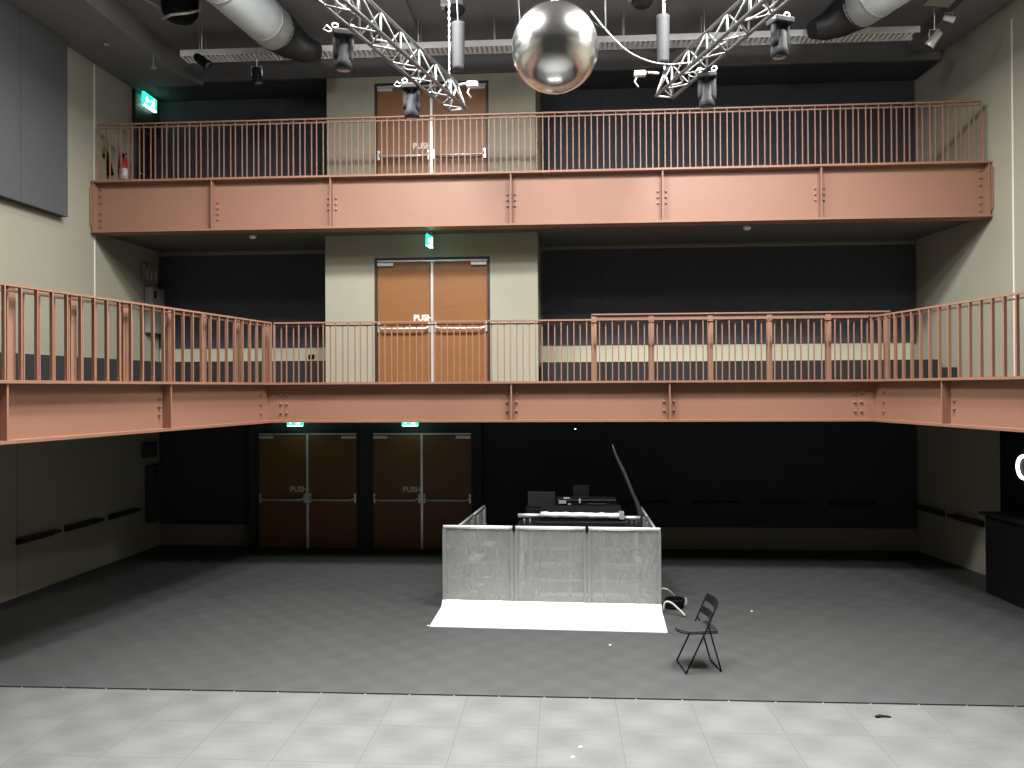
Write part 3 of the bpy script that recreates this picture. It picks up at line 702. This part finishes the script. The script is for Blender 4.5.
# ------------------------------------------------------------------ trusses
def truss(label, end, heading, L, w, h, group):
    """triangular truss, apex up; end = far end centre of the bottom chords"""
    d = Vector((-sin(radians(heading)), -cos(radians(heading)), 0)); n = Vector((d.y, -d.x, 0))
    e = Vector(end)
    r = thing('lighting_truss', label, 'truss', e, group)
    A = e-n*w/2; B = e+n*w/2; Cc = e+Vector((0,0,h))
    for q in (A, B, Cc): MB().tube([q, q+d*L], .023, 10).build('main_chord', M['truss'], r)
    N = round(L/.25); br = 0
    for i in range(N):
        s0, s1 = i*L/N, (i+1)*L/N
        a, b = (s0, s1) if i % 2 == 0 else (s1, s0)
        m = MB().tube([A+d*a, Cc+d*b], .011, 6).tube([B+d*a, Cc+d*b], .011, 6).tube([A+d*a, B+d*b], .011, 6)
        m.build('diagonal_brace', M['bframe'], r)
    for s in (0, L): MB().tube([A+d*s, B+d*s], .013, 6).tube([B+d*s, Cc+d*s], .013, 6).tube([Cc+d*s, A+d*s], .013, 6).build('end_frame', M['galv'], r)
    return r, A, B, Cc, d, n
hl, hr = 18.4-3.65, -(13.2+3.65)
tl = truss('lighting truss running up to the left above the upper doors', (-1.44, 11.0, 7.06), hl, 6.5, .25, .36, 'black and silver lighting trusses')
tr_ = truss('lighting truss running up to the right of the mirror ball', (1.40, 11.0, 7.16), hr, 6.5, .25, .34, 'black and silver lighting trusses')

# ------------------------------------------------------------------ moving head spotlights under the trusses
def head(label, loc, group):
    x, y, z = loc    # z: underside of the truss chord
    r = thing('moving_head_light', label, 'stage light', (x, y, z), group)
    MB().box((x-.12, y-.10, z-.17), (x+.12, y+.10, z-.09)).build('base_box', M['fixture'], r, bevel=.015)
    for s in (-1, 1):
        MB().tube([(x+s*.09, y, z-.09), (x+s*.09, y, z-.05)], .012, 8).build('clamp_bolt', M['galv'], r)
        MB().tube([(x+s*.09+.032*cos(a), y+0, z-.02+.032*sin(a)) for a in [2*pi*i/14 for i in range(14)]], .01, 6, closed=True).build('hook_clamp', M['alu'], r)
        MB().lathe((x+s*.068, y, z-(.46 if s < 0 else .50)), [(.03, 0), (.046, .02), (.048, .08), (.048, .26), (.042, .30 if s < 0 else .34)], 16).build('yoke_arm', M['fixture'], r)
    hd = MB().lathe((x, y+.02, z-.58), [(.088, 0), (.096, .015), (.096, .09), (.088, .12), (.085, .30), (.06, .36)], 20).build('lamp_head', M['fixture'], r)
    MB().lathe((x, y+.02, z-.585), [(.075, 0), (.075, .006)], 20).build('lens', M['glass_lens'], hd)
    MB().tube([(x-.11, y-.06, z-.12), (x-.18, y-.05, z-.05), (x-.22, y-.04, z-.10), (x-.16, y-.06, z-.14), (x-.11, y-.08, z-.13)], .008, 6).build('power_cable', M['alu'], r)
    return r
G = 'moving head lights hanging from the trusses'
def on(tr, s, k=1): # point under a bottom chord
    q = (tr[1] if k == 0 else tr[2])+tr[4]*s; return q
h0 = head('moving head light near the end of the left truss, over the upper doors', (0, 0, 0), G)
qa = Vector((-2.0, 10.2, 7.19)); h0.location = (-1.92, 10.15, 7.17); h0.scale = (1, 1, .84)
dup(h0, (-2.42, 8.75, 7.25), .3, 'moving head light on the left truss nearer the left edge')
dup(h0, (1.83, 10.2, 7.22), -.2, 'moving head light near the far end of the right truss', G)
dup(h0, (2.42, 9.0, 7.34), .4, 'moving head light on the right truss nearer the right edge', G)
# small bright clamps, sockets and profile lamps fixed along the trusses
def spot(label, loc, group, s=1.0, tilt=.6, col='fixture', rz=0.0, top=None):
    x, y, z = loc
    r = thing('spotlight', label, 'stage light', (x, y, z), group)
    ax_ = Vector((sin(tilt)*cos(rz), sin(tilt)*sin(rz), -cos(tilt)))
    MB().lathe((x, y, z), [(.05*s, -.14*s), (.07*s, -.10*s), (.075*s, .06*s), (.09*s, .12*s), (.088*s, .14*s)], 16, axis=ax_).build('lamp_body', M[col], r)
    MB().lathe(Vector((x, y, z))+ax_*.135*s, [(.07*s, 0), (.07*s, .008*s)], 16, axis=ax_).build('lens', M['glass_lens'], r)
    MB().tube([(x-.09*s, y, z), (x-.09*s, y, z+.16*s), (x+.09*s, y, z+.16*s), (x+.09*s, y, z)], .009*s, 6).build('yoke', M['alu'], r)
    MB().tube([(x, y, z+.16*s), (x, y, top if top else z+.28*s)], .01*s, 6).build('stem', M['alu'], r)
    return r
# cables looped along the trusses
def wire(name, label, pts, r_, mat_, group=None, cat='cable'):
    cps = []
    for q in range(len(pts)-1):
        P0 = Vector(pts[max(q-1, 0)]); P1 = Vector(pts[q]); P2 = Vector(pts[q+1]); P3 = Vector(pts[min(q+2, len(pts)-1)])
        for tt in (0, .2, .4, .6, .8): cps.append(.5*((2*P1)+(P2-P0)*tt+(2*P0-5*P1+4*P2-P3)*tt*tt+(3*P1-P0-3*P2+P3)*tt**3))
    cps.append(Vector(pts[-1]))
    return tag(MB().tube(cps, r_, 6).build(name, M[mat_]), label, cat, group)
for k, T in enumerate((tl, tr_)):
    pts = []
    for i in range(23):
        s = .15+i*.28; q = (T[1]+T[2])/2+T[4]*s
        pts.append((q.x+.07*sin(i*2.3), q.y, q.z+.05+.05*cos(i*1.9)))
    wire('truss_cable', ['pale cable threaded along the left lighting truss', 'pale cable threaded along the right lighting truss'][k], pts, .011, 'whitecable', 'cables along the trusses')
wire('hanging_cable', 'white cable sagging from the mirror ball to the right truss', [(.354, 9.5, 7.66), (.53, 9.5, 7.431), (.74, 9.55, 7.23), (.93, 9.6, 7.13), (1.14, 9.7, 7.10), (1.35, 9.8, 7.12), (1.62, 9.95, 7.20)], .010, 'whitecable')

# junction boxes at the truss ends
for k, (x, y, z, l) in enumerate(((-1.22, 11.0, 7.42, 'small silver connector box at the end of the left truss'), (1.08, 11.0, 7.50, 'small silver connector box at the end of the right truss'))):
    r = thing('connector_box', l, 'box', (x, y, z), 'connector boxes at the truss ends')
    MB().box((x-.09, y-.04, z-.05), (x+.07, y+.04, z+.02)).build('box_body', M['alu'], r, bevel=.01)
    MB().tube([(x+(.1 if k else -.1), y, z), (x+(.25 if k else -.22), y, z-.02)], .02, 8).build('mounting_arm', M['galv'], r)
    MB().tube([(x-.05, y, z-.06), (x-.08, y, z-.12), (x-.03, y, z-.2)], .012, 8).build('cable_tail', M['whitecable'], r)

# ------------------------------------------------------------------ chain hoists
def hoist(label, end, top, sx):
    ex_, ey_, ez_ = end
    r = thing('chain_hoist', label, 'hoist', (ex_, ey_, ez_), 'chain hoists carrying the trusses')
    MB().box((ex_-.12, ey_-.10, 9.12-.0), (ex_+.12, ey_+.10, 9.34)).build('motor_body', M['alu'], r, bevel=.02)
    MB().lathe((ex_-.14, ey_, 9.22), [(.09, -.1), (.09, .08)], 14, axis=(1,0,0)).build('motor_drum', M['fixture'], r)
    MB().tube([(ex_, ey_, 9.34), (ex_, ey_, ZC-.004)], .014, 8).build('suspension_hook', M['galv'], r)
    m = MB(); nl = int((9.12-ez_)/.045)
    for i in range(nl):
        z = ez_+.02+i*.045
        if i % 2: m.box((ex_-.012, ey_-.003, z-.01), (ex_+.012, ey_+.003, z+.055))
        else: m.box((ex_-.003, ey_-.012, z-.01), (ex_+.003, ey_+.012, z+.055))
    m.build('load_chain', M['truss'], r)
    x = ex_+sx
    MB().lathe((x, ey_, 7.76), [(.07, 0), (.085, .03), (.095, .62), (.1, .66)], 16).build('chain_bag', M['dark'], r)
    MB().tube([(ex_+.0, ey_, 9.14), (ex_+sx*.8, ey_, 8.9), (x, ey_, 8.41)], .010, 8).build('slack_chain', M['chrome'], r)
    return r
hoist('chain hoist with pale bag holding the left truss', (-1.60, 11.35, 7.42), 0, .13)
hoist('chain hoist with pale bag holding the right truss', (1.45, 11.35, 7.5), 0, -.02)

# ------------------------------------------------------------------ mirror ball
r = thing('mirror_ball', 'large silver mirror ball hanging between the two trusses', 'mirror ball', (-.074, 9.5, 7.231))
bm = bmesh.new(); bmesh.ops.create_uvsphere(bm, u_segments=96, v_segments=60, radius=.515)
me = bpy.data.meshes.new('ball'); bm.to_mesh(me); bm.free(); me.materials.append(M['ball'])
me.polygons.foreach_set('use_smooth', [False]*len(me.polygons))
ob = bpy.data.objects.new('mirrored_sphere', me); COL.objects.link(ob); ob.parent = r
MB().lathe((-.074, 9.5, 7.735), [(.06, 0), (.06, .05), (.03, .08)], 16).build('top_cap', M['galv'], r)
for (a, b) in (((-.49, 9.5, 7.55), (-.60, 9.5, 9.49)), ((.53, 9.5, 7.43), (.50, 9.5, 9.49))):
    MB().tube([a, b], .009, 6).build('suspension_wire', M['galv'], r)
MB().tube([(-.074, 9.5, 7.80), (-.49, 9.5, 7.55)], .008, 6).tube([(-.074, 9.5, 7.80), (.53, 9.5, 7.43)], .008, 6).build('bridle_wire', M['fixture'], r)

# ------------------------------------------------------------------ cable tray with hanging rods
r = thing('cable_tray', 'long silver perforated cable tray crossing below the ceiling', 'cable tray', (0, 13.6, 9.0))
m = MB()
X0, X1 = -6.6, 5.86
m.box((X0, 13.45, 8.985), (X1, 13.46, 9.09)).box((X0, 13.75, 8.985), (X1, 13.76, 9.09)); m.build('side_rail', M['tray'], r)
m = MB(); i = 0; x = X0
while x < X1-.06:
    m.box((x, 13.46, 8.985), (x+.045, 13.75, 8.99)); m.prism([(x, 13.449, 8.99), (x+.03, 13.449, 8.99), (x+.055, 13.449, 9.085), (x+.025, 13.449, 9.085)], (0, -.006, 0)); x += .085
m.build('rungs', M['tray'], r)
for x in (-6.26, -4.63, -2.43, -1.13, 1.05, 2.38, 4.56):
    for y, dx in ((13.47, -.0), (13.74, .0)):
        MB().tube([(x+dx, y, 9.0), (x+dx, y, ZC-.002)], .011, 6).build('hanging_rod', M['alu'], r)
for x0, x1 in ((-3.2, -2.75), (-2.6, -.3), (-4.9, -4.2)): MB().box((x0, 13.5, 8.995), (x1, 13.7, 9.06)).build('cable_bundle', M['whitecable'], r)

# ------------------------------------------------------------------ ventilation ducts
def duct(label, end, heading, rad, L, side):
    d = Vector((-sin(radians(heading)), -cos(radians(heading)), 0)); e = Vector(end)
    r = thing('ventilation_duct', label, 'duct', e-Vector((0,0,rad)), 'round ventilation ducts under the ceiling')
    MB().tube([e+d*(L*i/10) for i in range(11)], rad, 32).build('duct_pipe', M['duct'], r)
    for s in (.35, 1.6, 2.8, 4.0):
        MB().tube([e+d*s, e+d*(s+.04)], rad+.012, 32).build('joint_ring', M['galv'], r)
    n = Vector((d.y, -d.x, 0))*side
    # perforated outlet strip along the lower outer edge
    m = MB()
    for i in range(46):
        for a_ in (-.5, -.62, -.74):
            q = e+d*(.1+i*.09)+n*rad*1.0*cos(a_)*1.003+Vector((0,0,1))*rad*sin(a_)*1.003
            ax2 = (n*cos(a_)+Vector((0,0,1))*sin(a_))
            m.lathe(q, [(.016, 0), (.013, .006)], 6, axis=ax2)
    m.build('nozzle_rows', M['aluw'], r)
    # flexible dark elbow towards the room centre
    el = [e-d*.0, e-d*.18-n*.03, e-d*.34-n*.14+Vector((0,0,-.08)), e-d*.44-n*.34+Vector((0,0,-.18)), e-d*.46-n*.55+Vector((0,0,-.24))]
    MB().tube(el, [rad*1.02, rad*.98, rad*.85, rad*.62, rad*.42], 24).build('flexible_elbow', M['blackpaint'], r)
    for q, w_ in ((el[2], .87), (el[3], .63)):
        pass
    return r
duct('round silver duct below the ceiling, upper left', (-4.66, 12.75, 9.07), 7.65, .34, 6.5, 1)
duct('round silver duct below the ceiling, upper right', (4.66, 12.75, 9.12), -19.5, .33, 6.5, -1)

# ------------------------------------------------------------------ small fittings high up
MG = 'small spotlights on the ceiling conduit'
spot('small black spotlight with bright clamp below the left ceiling, beside the tray end', (-6.0, 13.0, 8.70), MG, 1.0, .9, 'plastic', 0, top=9.49)
spot('round dark spotlight below the left duct, over the upper railing', (-5.14, 13.2, 8.50), MG, 1.0, .2, 'plastic', 0, top=8.95)
spot('small bright spotlight below the right ceiling soffit', (5.88, 13.0, 8.68), MG, .9, .7, 'chrome', 2.5, top=9.49)
spot('small white lamp at the top right beside the soffit', (6.1, 13.0, 8.99), MG, .6, 1.3, 'white', 0, top=9.06)
r = thing('wrapped_fixture', 'dark light fixture wrapped in shiny plastic at the top left', 'stage light', (-5.95, 12.2, 9.0))
MB().lathe((-5.98, 12.2, 9.02), [(.20, 0), (.27, .1), (.29, .3), (.25, .47)], 20).build('wrapped_body', M['plastic'], r)
MB().tube([(-6.24, 12.15, 9.03), (-6.0, 11.98, 9.0), (-5.78, 12.05, 9.05), (-5.67, 12.2, 9.16), (-5.66, 12.2, 9.4)], .022, 8).build('shiny_wrap_fold', M['chrome'], r)
r = thing('ceiling_conduit', 'bright slanting metal conduit on the ceiling at the top left', 'conduit', (-6.6, 12.3, 9.3))
MB().tube([(-6.75, 11.6, 9.42), (-6.33, 12.6, 9.30)], .035, 10).build('pipe', M['alu'], r)
MB().box((-6.37, 12.58, 9.22), (-6.30, 12.66, 9.49)).build('pipe_clip', M['alu'], r)
for (x, y, z, l) in ((-7.66, 13.0, 9.0, 'small pendant detector nearest the left wall'), (-7.05, 13.4, 8.75, 'small dish-shaped detector below the left soffit')):
    r = thing('ceiling_detector', l, 'detector', (x, y, z), 'small detectors below the left soffit')
    MB().tube([(x, y, z+.04), (x, y, 9.069)], .008, 6).build('stem', M['galv'], r)
    MB().lathe((x, y, z), [(.03, 0), (.06, .02), (.03, .05), (.012, .07)], 16).build('dish', M['cabinet'], r)
for (x, l) in ((-5.69, 'small round fitting under the upper gallery, left'), (3.27, 'small round fitting under the upper gallery, right')):
    tag(MB().lathe((x, 14.4, 5.98), [(.05, 0), (.065, .03), (.065, .058)], 16).build('ceiling_fitting', M['white']), l, 'detector', 'small round fittings under the upper gallery')
for (x, y, z, s, l) in ((-1.66, 12.3, 9.10, 1.3, 'bright floodlight between truss and tray, upper left'), (1.22, 12.3, 9.12, 1.3, 'bright floodlight at the top beside the right hoist')):
    r = thing('floodlight', l, 'stage light', (x, y, z), 'floodlights at the top of the frame')
    MB().box((x-.2, y-.08, z), (x+.14, y+.08, z+.14)).build('housing', M['chrome'], r, bevel=.02)
    MB().tube([(x, y, z+.14), (x, y, 9.49)], .014, 6).build('stem', M['alu'], r)
    MB().lathe((x+.02, y, z-.1), [(.12, 0), (.17, .07), (.15, .1)], 16).build('lens_hood', M['fixture'], r)
r = thing('equipment_box', 'grey box hanging at the top right beside the soffit', 'box', (5.9, 12.6, 9.08))
MB().prism([(5.62, 12.5, 9.12), (6.0, 12.5, 9.07), (6.04, 12.5, 9.4), (5.66, 12.5, 9.4)], (0, .3, 0)).build('box_body', M['cabinet'], r)
MB().tube([(5.85, 12.65, 9.38), (5.85, 12.65, 9.49)], .02, 8).build('hanger', M['galv'], r)

# small specks on the stage floor
for (x, y, l) in ((.05, 6.95, 'tiny white scrap on the pale floor, nearer the stage edge'), (.12, 7.15, 'tiny white scrap on the pale floor beside the other scrap'), (.55, 10.0, 'tiny white scrap just in front of the bright tread plate'), (-1.85, 10.7, 'tiny white scrap at the left corner of the tread plate'), (2.65, 11.6, 'tiny white scrap on the dark floor right of the chair')):
    m = MB().prism([(x, y, .001), (x+.03, y+.004, .001), (x+.034, y+.02, .001), (x+.01, y+.03, .001)], (0,0,.004))
    tag(m.build('paper_scrap', M['white']), l, 'scrap', 'tiny scraps on the floor')
m = MB().prism([(3.0, 7.93, .001), (3.06, 7.95, .001), (3.14, 7.945, .001), (3.13, 7.97, .001), (3.05, 8.0, .001), (2.99, 7.96, .001)], (0,0,.012))
tag(m.build('dark_scrap', M['plastic']), 'small dark scrap on the pale floor near the seam at the right', 'scrap')

# ------------------------------------------------------------------ light
W = bpy.data.worlds.new('World'); S.world = W; W.use_nodes = True
W.node_tree.nodes['Background'].inputs[0].default_value = (.0, .0, .0, 1); W.node_tree.nodes['Background'].inputs[1].default_value = 0
def area(loc, size, power, rot=(0,0,0), spread=180, col=(.995, 1, .975), shape='DISK'):
    l = bpy.data.lights.new('stage_lamp_light', 'AREA'); l.shape = shape; l.size = size; l.energy = power; l.color = col; l.spread = radians(spread)
    o = bpy.data.objects.new('stage_lamp_light', l); COL.objects.link(o); o.location = loc; o.rotation_euler = rot; return o
for x, y, pw, spr in ((1.9, 9.9, 370, 174), (3.1, 9.6, 340, 160), (5.4, 9.3, 260, 160), (1.8, 8.3, 340, 172)):
    for k in (-1, 1): area((x*k, y, 9.3), .8, pw, spread=spr)
for x in (-3.4, -1.2, 1.2, 3.4):
    area((x, 6.2, 9.3), .6, 235, spread=72)
for x in (-3.4, 3.4):  # added bare point lights, unseen, brightening ceiling, trusses, tray and ducts
    l = bpy.data.lights.new('ceiling_fill_light', 'POINT'); l.energy = 190; l.shadow_soft_size = .2; l.color = (.96, .98, 1)
    o = bpy.data.objects.new('ceiling_fill_light', l); COL.objects.link(o); o.location = (x, 8.6, 8.3)

# ------------------------------------------------------------------ camera
cam = bpy.data.cameras.new('camera'); co = bpy.data.objects.new('camera', cam); COL.objects.link(co)
cam.sensor_width = 36; cam.lens = 36*800/1024; cam.clip_end = 100
yaw, pitch, roll = radians(3.65), radians(.286), radians(.29)
fw = Vector((-sin(yaw)*cos(pitch), cos(yaw)*cos(pitch), sin(pitch))); r0 = Vector((cos(yaw), sin(yaw), 0)); u0 = r0.cross(fw)
rr = r0*cos(roll)-u0*sin(roll); uu = r0*sin(roll)+u0*cos(roll)
Mx = Matrix((rr, uu, -fw)).transposed().to_4x4(); Mx.translation = (0, 0, H)
co.matrix_world = Mx
S.camera = co
S.view_settings.view_transform = 'Standard'; S.view_settings.look = 'None'; S.view_settings.gamma = 1; S.view_settings.use_curve_mapping = False
S.view_settings.exposure = 0.0
